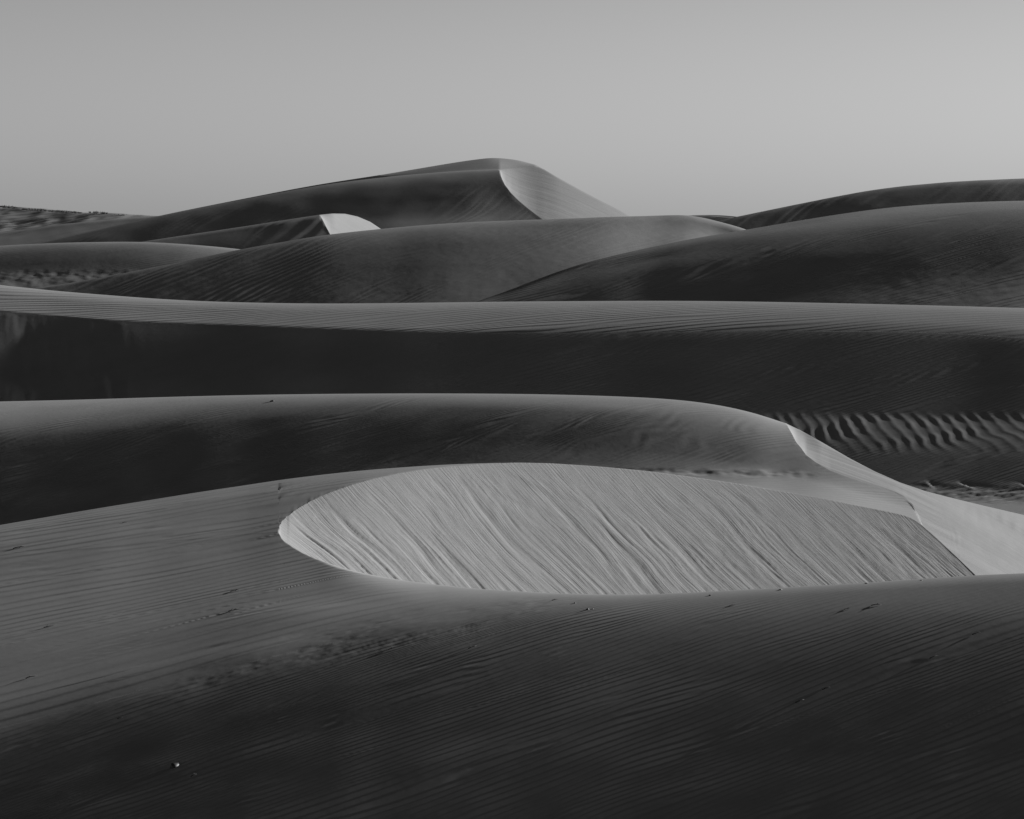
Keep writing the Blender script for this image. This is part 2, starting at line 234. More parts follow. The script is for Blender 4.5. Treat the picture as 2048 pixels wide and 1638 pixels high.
def mesh_grid(name, X, Y, Z, mat, attrs=None, label=None, sides=(.12, .12)):
    if sides:       # the dune runs on sideways past the frame, sinking slowly
        attrs = {k: np.broadcast_to(v, X.shape) for k, v in (attrs or {}).items()}; u = max(Y.mean()/40, .6)
        D = np.array([1.2, 3, 6, 12, 24.])*u
        lx = [X[:, :1]-d for d in D[::-1]]; lz = [np.maximum(Z[:, :1]-sides[0]*d, GROUND_Z-1) for d in D[::-1]]
        rx = [X[:, -1:]+d for d in D]; rz = [np.maximum(Z[:, -1:]-sides[1]*d, GROUND_Z-1) for d in D]
        def more(k, v):
            a = (v[:, 1:2]-v[:, :1])/(X[:, 1:2]-X[:, :1]) if k in ('ph', 'ph2') else 0*v[:, :1]; b = (v[:, -1:]-v[:, -2:-1])/(X[:, -1:]-X[:, -2:-1]) if k in ('ph', 'ph2') else 0*v[:, :1]
            return np.hstack([v[:, :1]-a*d for d in D[::-1]]+[v]+[v[:, -1:]+b*d for d in D])
        attrs = {k: more(k, v) for k, v in attrs.items()}
        X = np.hstack(lx+[X]+rx); Z = np.hstack(lz+[Z]+rz); Y = np.hstack([Y[:, :1]]*5+[Y]+[Y[:, -1:]]*5)
    r, c = X.shape; N = r*c
    me = bpy.data.meshes.new(name)
    me.vertices.add(N)
    co = np.empty((N, 3), np.float32); co[:, 0] = X.ravel(); co[:, 1] = Y.ravel(); co[:, 2] = Z.ravel()
    me.vertices.foreach_set('co', co.ravel())
    idx = np.arange(N).reshape(r, c)
    q = np.stack([idx[:-1, :-1], idx[:-1, 1:], idx[1:, 1:], idx[1:, :-1]], -1).reshape(-1, 4)[:, ::-1]   # rows run far to near: turned so the faces look up
    F = len(q); me.loops.add(F*4); me.polygons.add(F)
    me.loops.foreach_set('vertex_index', np.ascontiguousarray(q).ravel().astype(np.int32))
    me.polygons.foreach_set('loop_start', np.arange(0, F*4, 4, dtype=np.int32))
    me.polygons.foreach_set('loop_total', np.full(F, 4, np.int32))
    me.polygons.foreach_set('use_smooth', np.ones(F, bool))
    for k, v in (attrs or {}).items():
        a = me.attributes.new(k, 'FLOAT', 'POINT'); a.data.foreach_set('value', np.broadcast_to(v, X.shape).ravel().astype(np.float32))
    me.update(); me.validate()
    me.materials.append(mat)
    o = bpy.data.objects.new(name, me); COL.objects.link(o); o['kind'] = 'structure'
    if label: o['label'] = label
    return o

def sand(name, albedo, grain=.02, gscale=8., streak=None):
    """dry sand: ripples and slip-face runnels come from fields stored on the mesh"""
    m = bpy.data.materials.new(name); m.use_nodes = True; t = m.node_tree; N = t.nodes; L = t.links
    N.clear(); out = N.new('ShaderNodeOutputMaterial'); d = N.new('ShaderNodeBsdfDiffuse'); d.inputs['Roughness'].default_value = .2
    L.new(d.outputs[0], out.inputs[0])
    def attr(n): a = N.new('ShaderNodeAttribute'); a.attribute_name = n; return a.outputs['Fac']
    def math(op, a, b=None, c=None):
        x = N.new('ShaderNodeMath'); x.operation = op
        for i, v in enumerate((a, b, c)):
            if v is None: continue
            if isinstance(v, (int, float)): x.inputs[i].default_value = v
            else: L.new(v, x.inputs[i])
        return x.outputs[0]
    def noise(vec, sc, det=3, rough=.55):
        x = N.new('ShaderNodeTexNoise'); x.inputs['Scale'].default_value = sc; x.inputs['Detail'].default_value = det; x.inputs['Roughness'].default_value = rough
        L.new(vec, x.inputs['Vector']); return x.outputs['Fac']
    tc = N.new('ShaderNodeTexCoord').outputs['Object']
    # wind ripples, gentle windward side and steeper lee
    def wave(p): return math('SINE', math('MULTIPLY_ADD', math('SINE', p), .35, p))
    w1 = wave(attr('ph')); w2 = wave(attr('ph2')); mx = attr('rmix')
    rip = math('ADD', math('MULTIPLY', w1, math('SUBTRACT', 1., mx)), math('MULTIPLY', w2, mx))
    h = math('MULTIPLY', rip, attr('amp'))
    gr = math('MULTIPLY', math('SUBTRACT', noise(tc, gscale, 4, .6), .5), grain)
    h = math('ADD', h, gr)
    if streak:
        cb = N.new('ShaderNodeCombineXYZ'); L.new(attr('su'), cb.inputs[0]); L.new(attr('sv'), cb.inputs[1])
        mp = N.new('ShaderNodeMapping'); mp.inputs['Scale'].default_value = (streak[0], streak[1], 1); L.new(cb.outputs[0], mp.inputs[0])
        n1 = noise(mp.outputs[0], 1., 4, .6)
        h = math('ADD', h, math('MULTIPLY', math('MULTIPLY', math('SUBTRACT', n1, .5), attr('slip')), streak[2]))
    b = N.new('ShaderNodeBump'); b.inputs['Strength'].default_value = 1; b.inputs['Distance'].default_value = 1
    L.new(h, b.inputs['Height']); L.new(b.outputs[0], d.inputs['Normal'])
    # faint variation of the sand itself: coarser grains gather in patches
    v = noise(tc, gscale*.13, 4, .6); v2 = noise(tc, gscale*2.2, 3, .6)
    f = math('MULTIPLY_ADD', math('ADD', math('MULTIPLY', v, .6), math('MULTIPLY', v2, .4)), albedo*.36, albedo*.82)
    cc = N.new('ShaderNodeCombineColor')
    for i in range(3): L.new(f, cc.inputs[i])
    L.new(cc.outputs[0], d.inputs['Color'])
    return m

def ripple(X, Y, lam, t, warp=.8, wl=3., seed=0, curve=0.):
    """phase fields of wind ripples whose crests run along (1, t) on the ground"""
    n = math.hypot(1, t); d = (Y-t*X)/n
    a = (X+t*Y)/n
    d = d+warp*lam*fbm(a/(wl*4), d/wl, 3, seed)*2
    d2 = d+lam*.5*perlin(a/(wl*2), d/(wl*.6), seed+9)*1.5
    mixv = smooth(-.12, .12, perlin(a/(wl*1.4), d/(wl*.35), seed+17))
    return 2*pi*d/lam, 2*pi*d2/(lam*1.09)+1.3, mixv
ALB = .25

# ================================================================== dunes, near to far
PX = np.arange(-260, 2321, 2.5)
# ---- 1: the near dune with the scooped slip face
def near_dune():
    px = PX
    crest = spline([(-260,1096),(0,1050),(100,1033),(200,1016),(300,1000),(400,984),(500,969),(560,960),(640,950),(720,941.5),(800,935),(900,929),(1030,925)], np.minimum(px, 1030))
    brink = lin([(558,1061),(560,1050),(566,1041),(575,1032),(588,1022),(605,1011),(625,1000),(650,989),(680,977.5),(720,964.5),(760,954),(800,946),(850,938.5),(900,933.5),(960,928),(1030,925),(1100,926.5),(1180,931.5),(1250,937.5),(1320,945),(1400,956),(1480,968),(1560,982),(1640,996),(1720,1012),(1790,1026),(1822,1034),(1840,1046),(1870,1073),(1900,1101),(1950,1149),(2000,1199),(2320,1500)], px)
    brink = np.where(px > 575, gsm(brink, 4), brink)
    toe = lin([(558,1062),(561,1073),(568,1082),(580,1091),(600,1103),(630,1117),(680,1134),(730,1147),(800,1160),(860,1168),(960,1178),(1040,1183),(1120,1187),(1200,1189),(1300,1188),(1400,1184),(1500,1178.5),(1600,1173),(1750,1164),(1850,1157),(1950,1151),(2048,1146.5),(2320,1136)], px)
    toe = np.where(px > 575, gsm(toe, 4), toe)
    toe = toe+np.where((px > 562) & (px < 880), 0.7*perlin(px/10, px*0+3.5, 6)*smooth(640, 590, px), 0)
    left = px <= 558; iL = np.nonzero(left)[0][-1]
    # the plain left of the scoop, solved on its own as if it ran on to the right
    Wl = Loft(px)
    Yc = spline([(-260,35.0),(0,35.4),(300,36.0),(558,36.4),(800,36.8),(1030,37.6)], np.minimum(px, 1030))
    Wl.add(1, py=crest, Y=Yc, sl='k')
    b1 = spline([(-260,1150),(0,1112),(300,1082),(558,1060),(700,1052),(1030,1045)], np.minimum(px, 1100))
    Wl.add(20, py=crest+(b1-crest)*.35, g=[(-260,98),(300,98),(558,96),(1030,96)], pr=-.07)
    Wl.add(20, py=b1, g=[(-260,90),(300,90),(558,88),(1030,90)], pr=-.015)
    p1 = gsm(spline([(-260,1330),(0,1290),(300,1248),(558,1220),(720,1212),(860,1208),(1000,1206),(1200,1206),(1400,1201),(1600,1191),(2048,1165),(2320,1153)], px), 20)
    Wl.add(20, py=np.maximum(p1, b1+60), g=[(-260,88),(300,88),(558,90),(1030,90)], pr=[(-260,-.05),(0,-.04),(558,.03),(1030,.03)])
    Wl.solve(8, freey=.02, pw=6.)
    Yc = Wl.rows[0]['Y']
    P, Yq = Wl.table(0, 3, 60)
    Yb = lookup(P, Yq, brink); Yt = Yb*0
    Y0 = Yb[iL]
    F = Slip(558, 1061, Y0, 45, .62, .44, 2.4, .016)
    FB = F.Y(px, brink)
    brinkL = b1; toeL = b1+4
    kt = kk(np.where(left, toeL, toe))
    Yw = lookup(P, Yq, np.where(left, toeL, toe))
    off = np.where(left, 0, Yb-FB); o8 = np.interp(780, px, off); off = np.where(px > 780, o8*(1-smooth(780, 1700, px)), off); tb = smooth(600, 780, px); off = off*(1-tb)+gsm(off, 22)*tb
    brink = brink+np.where((px > 562) & (px < 900), 0.8*perlin(px/8.5, px*0+.5, 5)*smooth(900, 640, px), 0)
    FB = F.Y(px, brink); Ybr = np.where(left, lookup(P, Yq, brinkL), FB+off)
    zw = -kt*Yw; zt0 = zw[iL]
    zr = spline([(558,zt0-.18),(800,zt0-.06),(1000,zt0+.06),(1200,zt0+.19),(1600,zt0+.42),(2048,zt0+.62),(2320,zt0+.74)], px)
    mw = smooth(600, 860, px); zt = np.where(left, zw, zw*(1-mw)+zr*mw)
    Yt = np.where(left, Yw, -zt/kt)
    brk = np.where(left, brinkL, brink); toe = np.where(left, toeL, toe)
    Ycr = np.where(px < 1030, np.maximum(Yc*(1-smooth(700, 1030, px))+(Ybr+.4)*smooth(700, 1030, px), Ybr+.3), Ybr+.3); Ycr = np.maximum(gsm(Ycr, 8), Ybr+.2)
    crest = np.where(px > 1000, np.maximum(crest, brk+2*smooth(1000, 1040, px)), crest)
    L = Loft(px); zc = -kk(crest)*Ycr
    L.add(1, Y=Ycr+16, z=np.full_like(px, GROUND_Z-1))
    L.add(10, Y=Ycr+7, z=zc-3.6, sl=-.5)
    L.add(12, Y=Ycr+2.5, z=zc-.85, sl=-.4)
    L.add(14, py=crest, Y=Ycr, sl='k')
    # between crest and brink the plain keeps its own profile
    m_ = smooth(720, 1000, px)
    for t in (.2, .4, .6, .8):
        py = crest+(brk-crest)*t
        L.add(8, py=py, Y=lookup(P, Yq, py)*(1-m_)+(Ycr+(Ybr-Ycr)*t)*m_)
    L.add(8, py=brk, Y=Ybr)
    base = len(L.rows)
    nf = 130; hid = np.where(left, toe-.5, toe+50*smooth(560, 720, px)); hid = np.where(left, hid, np.maximum(hid, brk+30*smooth(1850, 1950, px)))
    for i in range(1, nf+1):
        t = i/nf; py = brk+(hid-brk)*t
        L.add(1, py=py, Y=np.where(left, Ybr+(Yt-Ybr)*t*.9, F.Y(px, py)+(Ybr-FB)*(1-t)))
    f0, f1 = base-1, base-1+nf
    Yh = L.rows[-1]['Y']; Yt = np.minimum(Yt, Yh-.004)
    wsl = (lookup(P, Yq, toe-3)*kk(toe-3)-lookup(P, Yq, toe+3)*kk(toe+3))/(lookup(P, Yq, toe-3)-lookup(P, Yq, toe+3)+1e-9)*-1
    mw2 = smooth(600, 880, px); ts = gsm(np.clip(wsl, -.17, .15), 6)*(1-mw2)-kk(toe)*mw2
    L.add(6, py=toe, Y=Yt, sl2=gsm(ts, 3))
    at = lambda v, a: float(np.interp(a, px, v))
    Wp = lookup(P, Yq, p1)
    Yp1 = spline([(a, at(Wp, a)) for a in (-260, -100, 0, 150, 300, 450, 600)]+[(a, at(Yt, a)-d) for a, d in ((1000,.75),(1200,.7),(1400,.7),(1600,.7),(1850,.7),(2048,.7),(2320,.7))], px); Yp1 = gsm(Yp1, 36)
    gp = want(lin([(-260,85),(300,86),(558,90),(700,98),(860,108),(1000,110),(1200,104),(1600,92),(2048,88)], px)); s1 = np.full_like(px, .02); k1 = kk(p1)
    for _ in range(20):
        zx = gsm((np.gradient(-k1*Yp1, px)-s1*np.gradient(Yp1, px))/(Yp1/FPX), 20); s1 = np.clip(.6*s1+.4*((SDIR[2]-SDIR[0]*zx-gp)/SDIR[1]+mm(px)*zx), .02-k1, .3)
    Yp1 = np.minimum(Yp1, Yt-.1); Fr = Loft(px)
    ws1 = gsm(Wl.rows[3]['sn'], 12)
    mb = smooth(520, 800, px); s1 = ws1*(1-mb)+s1*mb
    Fr.add(1, py=p1, Y=Yp1, sl=gsm(s1, 20))
    p2 = gsm(spline([(-260,1510),(0,1445),(300,1362),(600,1297),(850,1255),(1050,1242),(1200,1242),(1600,1240),(2048,1238),(2320,1240)], px), 20)
    Fr.add(40, py=p1+(p2-p1)*.7, g=[(-260,80),(0,82),(300,84),(600,84),(850,86),(1050,84),(1200,82),(1600,78),(2048,76)], pr=.06)
    Fr.add(16, py=p2, g=[(-260,64),(0,64),(300,66),(600,66),(850,72),(1050,74),(1200,74),(1600,70),(2048,66)], pr=.13)
    p3 = gsm(spline([(-260,1590),(0,1530),(300,1455),(600,1405),(900,1372),(1200,1345),(1600,1330),(2048,1325),(2320,1325)], px), 20)
    Fr.add(20, py=p2+(p3-p2)*.4, g=[(-260,46),(0,46),(300,48),(600,52),(1050,60),(1600,58),(2048,54)], pr=.22)
    Fr.add(16, py=p2+(p3-p2)*.7, g=[(-260,41),(0,41),(300,44),(600,48),(1200,55),(1600,52),(2048,48)], pr=.25)
    Fr.add(16, py=p3, g=[(-260,38),(0,38),(300,41),(600,44),(1200,50),(1600,47),(2048,43)], pr=.28)
    Fr.add(24, py=p3+(1720-p3)*.25, g=[(-260,36),(300,39),(600,41),(1200,44),(1600,41),(2048,38)], pr=.30)
    Fr.add(24, py=p3+(1720-p3)*.5, g=[(-260,34),(600,38),(1200,40),(1600,37),(2048,35)], pr=.31)
    Fr.add(24, py=p3+(1720-p3)*.75, g=[(-260,32),(600,35),(1200,36),(1600,34),(2048,33)], pr=.32)
    Fr.add(26, py=np.full_like(px, 1720.), g=[(-260,31),(600,33),(2048,32)], pr=.33)
    Fr.solve(18, it=20, pw=.4, dk=.010, rr=1.2)
    Yp1 = np.minimum(Fr.rows[0]['Y'], Yt-.1); sp = Fr.rows[0]['sn']; S_ = (sp-kt)/2; Yn = (S_*Yp1+k1*Yp1)/np.maximum(S_+kt, .02)
    mw3 = smooth(640, 880, px); Yt = np.where(left, Yt, np.minimum(Yt*(1-mw3)+Yn*mw3, Yh-.004)); Yp1 = np.minimum(Yp1, Yt-.05)
    L.rows[-1]['Y'] = Yt; L.rows[-1]['z'] = -kt*Yt
    H = Loft(px); H.add(1, py=toe, Y=Yt, sl2=gsm(ts, 3), sl=0.); Yp1 = np.minimum(Yp1, Yt-.1); H.add(1, py=p1, Y=Yp1, sl=gsm(s1, 20))
    HP, HY = H.table(0, 1, 80)
    for i in range(1, 24):
        py = toe+(p1-toe)*i/24
        L.add(2, py=py, Y=(lookup(P, Yq, py)+(Yp1-Wp)*(i/24)**1.4)*(1-mw2)+lookup(HP, HY, py)*mw2)
    L.add(2, py=p1, Y=Yp1, sl=gsm(s1, 20))
    for r in Fr.rows[1:]: L.add(r['n'], py=r['py'], Y=r['Y'], sl=r['sf'])
    L.cost = Fr.cost
    p = L.rows[-1]; L.add(20, Y=p['Y']-6, z=p['z']-2.6, sl=.3)
    L.add(8, Y=p['Y']-14, z=np.full_like(px, GROUND_Z-1))
    X, Y, Z, V = L.grid()
    P = px[None, :]+0*X; PY = HOR-Z/Y*FPX
    slip = ((V > f0-.01) & (V < f1+.6) & (P > 558)).astype(float)
    u, q = F.uv(X, Y)
    qq = np.maximum(q, 0)
    us = u-.34*np.exp(-np.maximum(u, 0)/2.4)*qq        # the runnels fan out at the narrow end
    wgl = fbm(us*.5, q*.45, 3, 3)*.13
    uu = us+wgl
    depth = np.clip((V-f0)/nf, 0, 1)
    rl = np.zeros_like(X)
    rl += -.007*smooth(.15, .6, perlin(uu*2.2, q*.22, 21))*smooth(.0, .15, depth)
    rl += -.010*smooth(.15, .5, perlin(uu*4.5, q*.33+3, 22))*smooth(.02, .4, depth)
    rl += -.013*smooth(.05, .5, perlin(uu*8.5, q*.5+8, 23))*smooth(.25, .8, depth)*(.3+.7*smooth(-.2, .3, perlin(uu*.5, q*.2, 29)))
    rl += -.007*smooth(.1, .5, perlin(uu*15, q*.7+5, 26))*smooth(.1, .7, depth)*smooth(-.2, .3, perlin(uu*.9, q*.35, 27))
    for fr, st, am, sd in ((3.1, .16, .006, 33), (7.3, .26, .007, 34), (14., .45, .0045, 35)):
        rl += -am*(1-smooth(0, .16, np.abs(perlin(uu*fr, q*st, sd))))*smooth(.0, .45, depth+.25*perlin(uu*1.1, q*.3, sd+20))*smooth(-.25, .25, perlin(uu*.8, q*.25, sd+10))
    rl += .015*perlin(uu*.5, q*.12, 24)
    rl += .006*fbm(uu*3, q*2.2, 3, 25)*smooth(0, .1, depth)
    edge = smooth(0, .03, depth)
    Z = Z+slip*rl*edge*smooth(558, 640, P)*(.68+.5*smooth(-.25, .3, perlin(uu*.4, q*.45, 37)))
    notslip = 1-slip
    wx, wy = (X+.42*Y)/1.085, (Y-.42*X)/1.085
    front = (V > f1) | ((V > 3) & ((P < 558) | (V < f0)))
    brkl = spline([(0,1460),(300,1380),(600,1305),(850,1252),(1050,1222),(1200,1205),(2048,1190)], px)[None, :]
    band = bump(PY, brkl, 34)*smooth(1250, 1000, P)*smooth(100, 600, P)
    sc = fbm(wx*2.2, wy*7., 3, 41)*smooth(-.25, .3, perlin(wx*.7, wy*1.6, 40))
    Z = Z+front*band*(.007*np.minimum(sc, .2)+.001*perlin(wx*5, wy*12, 42))
    Z = Z+notslip*.003*fbm(wx*.35, wy*.8, 3, 43)*front
    ro = smooth(.05, .4, perlin(wx*.5, wy*1.1, 47))*front*notslip
    Z = Z+ro*.0003*fbm(wx*4, wy*9, 2, 48)
    ph, ph2, mx = ripple(X, Y, .092, .43, 1.1, 1.4, 51)
    pp, pp2, _ = ripple(X, Y, .30, .34, .9, 3.6, 55)
    pm = smooth(14, -22, PY-brkl)*smooth(1050, 850, P); onp = pm > .5
    ph = np.where(onp, pp, ph); ph2 = np.where(onp, pp2, ph2)
    a = np.where(onp, .0052*(2*pm-1), .0029*(1-2*pm))*(.55+.45*smooth(-.3, .35, fbm(wx*.25, wy*1.0, 3, 53)))
    a *= 1-.75*smooth(1235, 1195, PY)*smooth(700, 950, P)
    a *= 1-.5*band
    a = np.where(slip > .5, 0, a)*(Y < 60)
    mesh_grid('foreground_dune', X, Y, Z, sand('near sand', ALB, .0009, 9., (22., .8, .011)), dict(ph=ph, ph2=ph2, rmix=mx, amp=a, su=uu, sv=q, slip=slip), 'near dune with an oval scooped slip face and rippled dark front', (.15, -.06))
    near_dune.data = (P, PY, X, Y, Z, V, front)
near_dune()

def slip_loft(px, crest, Yc, rows, slip, sil, hi, lo, L0, hold, fade=70., Ysil=None, nf=36, back=(3, 1., 10, 4.2, 20), smax=.525, nk=10, ymin=0.):
    """front sheet solved on its own, then a slip face cut in right of column L0 between the edges hi and lo"""
    V_ = Loft(px); crest = spline(crest, px); Yc = spline(Yc, px)
    V_.add(1, py=crest, Y=Yc, sl='k')
    for off, g in rows: V_.add(10, py=crest+gsm(lin(off, px), 14), g=g, smax=smax)
    V_.solve(nk, freey=.06, ymin=ymin); Yc = V_.rows[0]['Y']; nr = len(V_.rows)
    P, Yq = V_.table(0, nr-1, 60)
    on = px >= L0; sil = spline(sil, px); lo = lin(lo, px); hi = lin(hi, px)
    Slo_v = lookup(P, Yq, lo)
    F = slip(lambda a, b: float(np.interp(b, P[:, int(np.argmin(np.abs(px-a)))], Yq[:, int(np.argmin(np.abs(px-a)))])))
    dl = np.where(on, Slo_v-F.Y(px, lo), 0); sh = (np.interp(hold, px, dl)-np.interp(hold-25, px, dl))/25; dl = np.where(on & (px > hold), np.interp(hold, px, dl)+sh*180*(1-np.exp(-np.maximum(px-hold, 0)/180)), dl); dl = np.where(on, dl, dl[np.nonzero(on)[0][0]]); dl = np.where(on, dl, 0)
    #print('slip offset', [(a, round(float(np.interp(a, px, dl)), 2)) for a in np.linspace(L0, hold, 8)])
    iL = np.nonzero(on)[0][0]; i2 = np.searchsorted(px, L0+18); dh = np.where(px < px[i2], dl[i2], dl); dh = np.where(on, gsm(dh, 5), 0)
    ex = np.where(on, (Yc[iL-1]-(F.Y(px, hi)+dh)[iL])*(1-smooth(L0, L0+fade, px)), 0)
    Yhi = F.Y(px, hi)+dh+ex
    Ytop = np.where(on, Yhi, Yc); pytop = np.where(on, hi, crest)
    L = Loft(px)
    Ys = Ytop+.05 if Ysil is None else np.maximum(spline(Ysil, px), Ytop+.5)
    if Ysil is None: sil = pytop-.02
    zs = -kk(sil)*Ys
    L.add(1, Y=Ys+back[4], z=np.full_like(px, GROUND_Z-1)); L.add(8, Y=Ys+back[2], z=zs-back[3], sl=-.42); L.add(10, Y=Ys+back[0], z=zs-back[1], sl=-.35)
    L.add(10, py=sil, Y=Ys, sl='k', sl2=None)
    L.add(12, py=pytop, Y=Ytop)
    if Ysil is None: L.rows[-1]['n'] = 1
    L.rows[-2]['sn'] = -kk(sil); 
    f0 = len(L.rows)-1
    for i in range(1, nf+1):
        t = i/nf; py = np.where(on, hi+(lo-hi)*t, crest)
        L.add(1, py=py, Y=np.where(on, np.minimum(F.Y(px, py)+dh+(dl-dh)*t+ex*(1-t), Ytop), Yc))
    f1 = f0+nf
    bot = V_.rows[-1]['py']; steps = 110
    for i in range(1, steps+1):          # the front sheet, trimmed where the slip face has cut it away
        t = (i/steps)**1.3; py = crest+(bot-crest)*t; cl = on & (py <= lo); py = np.where(cl, lo, py)
        Yf = np.where(cl, L.rows[f1]['Y'], lookup(P, Yq, py))
        L.add(1, py=py, Y=Yf)
    p = L.rows[-1]; L.add(6, Y=p['Y']-back[2]*.5, z=p['z']-back[2]*.25); L.add(3, Y=p['Y']-back[2]*1.2, z=np.full_like(px, GROUND_Z-1))
    X, Y, Z, V = L.grid(); Pp = px[None, :]+0*X; PY = HOR-Z/Y*FPX
    sm = ((V > f0+.2) & (V < f1+.01) & (Pp > L0)).astype(float); td = (V-f0)/nf; sm = sm*smooth(0, .08, td)*smooth(1, .92, td)
    fr = (V > f1+.02)*smooth(0, 9, PY-np.where(on, lo, crest)[None, :])
    u, q = F.uv(X, Y)
    return X, Y, Z, V, Pp, PY, sm, fr, u, q

# ---- 2: the second dune with the bright lee face running down to the right
def second_dune():
    px = np.arange(-260, 2110, 3.)
    sil = [(-260,809),(0,803),(150,799.5),(300,795),(500,790),(700,787.5),(900,787),(1100,789),(1250,793.5),(1350,799.5),(1450,813),(1520,830),(1570,846),(1600,860),(1650,888),(1700,917),(1750,943),(1800,965),(1850,982),(1900,995),(1970,1012),(2048,1030),(2320,1095)]
    crest = [(-260,809),(0,803),(150,799.5),(300,795),(500,790),(700,787.5),(900,787),(1100,789),(1250,793.5),(1350,799.5),(1450,813),(1520,830),(1570,846),(1640,868),(1700,892),(1780,930),(1850,962),(1950,1005),(2320,1160)]
    lo = [(1574,850),(1584,868),(1592,884),(1603,897),(1612,910),(1632,925),(1660,941),(1700,956),(1750,972),(1790,986),(1808,996),(1824,1011),(1838,1034),(1852,1064),(1880,1130),(1920,1220),(2320,1520)]
    rows = [([(0,18),(500,12),(900,14),(1200,18),(1400,20),(1578,16),(1900,10)], [(0,118),(500,104),(900,98),(1200,112),(1400,126),(1578,140),(1640,125),(1700,140),(1900,150)]),
            ([(0,50),(500,27),(900,30),(1200,35),(1400,45),(1578,40),(1900,20)], [(0,92),(500,75),(900,60),(1200,74),(1400,90),(1578,110),(1640,108),(1700,135),(1900,150)]),
            ([(0,78),(500,50),(900,55),(1200,65),(1400,80),(1578,70),(1900,34)], [(0,50),(500,42),(900,44),(1200,54),(1400,70),(1578,96),(1640,100),(1700,136),(1900,150)]),
            ([(0,100),(500,80),(900,85),(1200,100),(1400,110),(1578,92),(1900,48)], [(0,32),(500,32),(900,37),(1200,48),(1400,72),(1578,98),(1640,105),(1700,140),(1900,150)]),
            ([(0,200),(500,170),(900,135),(1200,135),(1400,135),(1578,108),(1900,60)], [(0,29),(500,32),(900,44),(1200,66),(1400,98),(1578,130),(1640,155),(1900,165)]),
            ([(0,320),(500,260),(900,200),(1200,175),(1400,165),(1578,150),(1900,90)], [(0,32),(500,37),(900,54),(1200,124),(1400,180),(1578,176),(1900,168)]),
            ([(0,380),(500,320),(900,240),(1200,200),(1400,182),(1578,165),(1900,100)], [(0,40),(500,45),(900,70),(1200,120),(1400,172),(1578,168),(1900,165)])]
    X, Y, Z, V, P, PY, slip, front, u, q = slip_loft(px, crest, [(-260,79),(0,77),(400,73.5),(800,69.5),(1200,64.5),(1400,61.5),(1578,59.5),(1850,57.5),(2320,55)], rows,
        lambda at: Slip(1660, 941, at(1660, 941), 24, .58), sil, sil, lo, 1574, 1812, smax=.525, nk=15, ymin=47.5)
    silp = spline(sil, px)[None, :]
    Z = Z+slip*(.03*perlin(u*1.2, q*.15, 61)+.012*perlin(u*4, q*.3, 62))*smooth(1574, 1660, P)
    wx, wy = (X+.5*Y)/1.118, (Y-.5*X)/1.118
    Z = Z+front*.006*fbm(wx*.25, wy*.6, 3, 63)
    rough = bump(PY, lin([(1000,1000),(1150,944),(1400,944),(1640,951),(1900,960)], px)[None, :], 6)*smooth(1080, 1250, P)*smooth(1680, 1560, P)
    Z = Z+front*rough*.05*fbm(X*1.1, Y*1.6, 3, 64)
    sh = smooth(950, 1150, P)*bump(PY-silp, 58, 34)*front*smooth(1580, 1500, P)
    Z = Z+.005*sh*np.sin(2*pi*(X*.9-Y*.55+.6*fbm(X*.4, Y*.4, 2, 65))/.6)*smooth(-.1, .4, perlin(X*.6, Y*.5, 66))
    ph, ph2, mx = ripple(X, Y, .24, .55, 1.2, 2.6, 67)
    a = .005*(.3+.7*smooth(-.35, .35, fbm(wx*.15, wy*.5, 3, 68)))*np.where(slip > .5, 0, 1)*front
    mesh_grid('second_dune', X, Y, Z, sand('middle sand', ALB, .003, 5., (4., .3, .012)), dict(ph=ph, ph2=ph2, rmix=mx, amp=a, su=u, sv=q, slip=slip), 'long low dune with a bright lee face running down on its right', (.12, .45))
    second_dune.data = (P, PY, X, Y, Z, V, front)
second_dune()

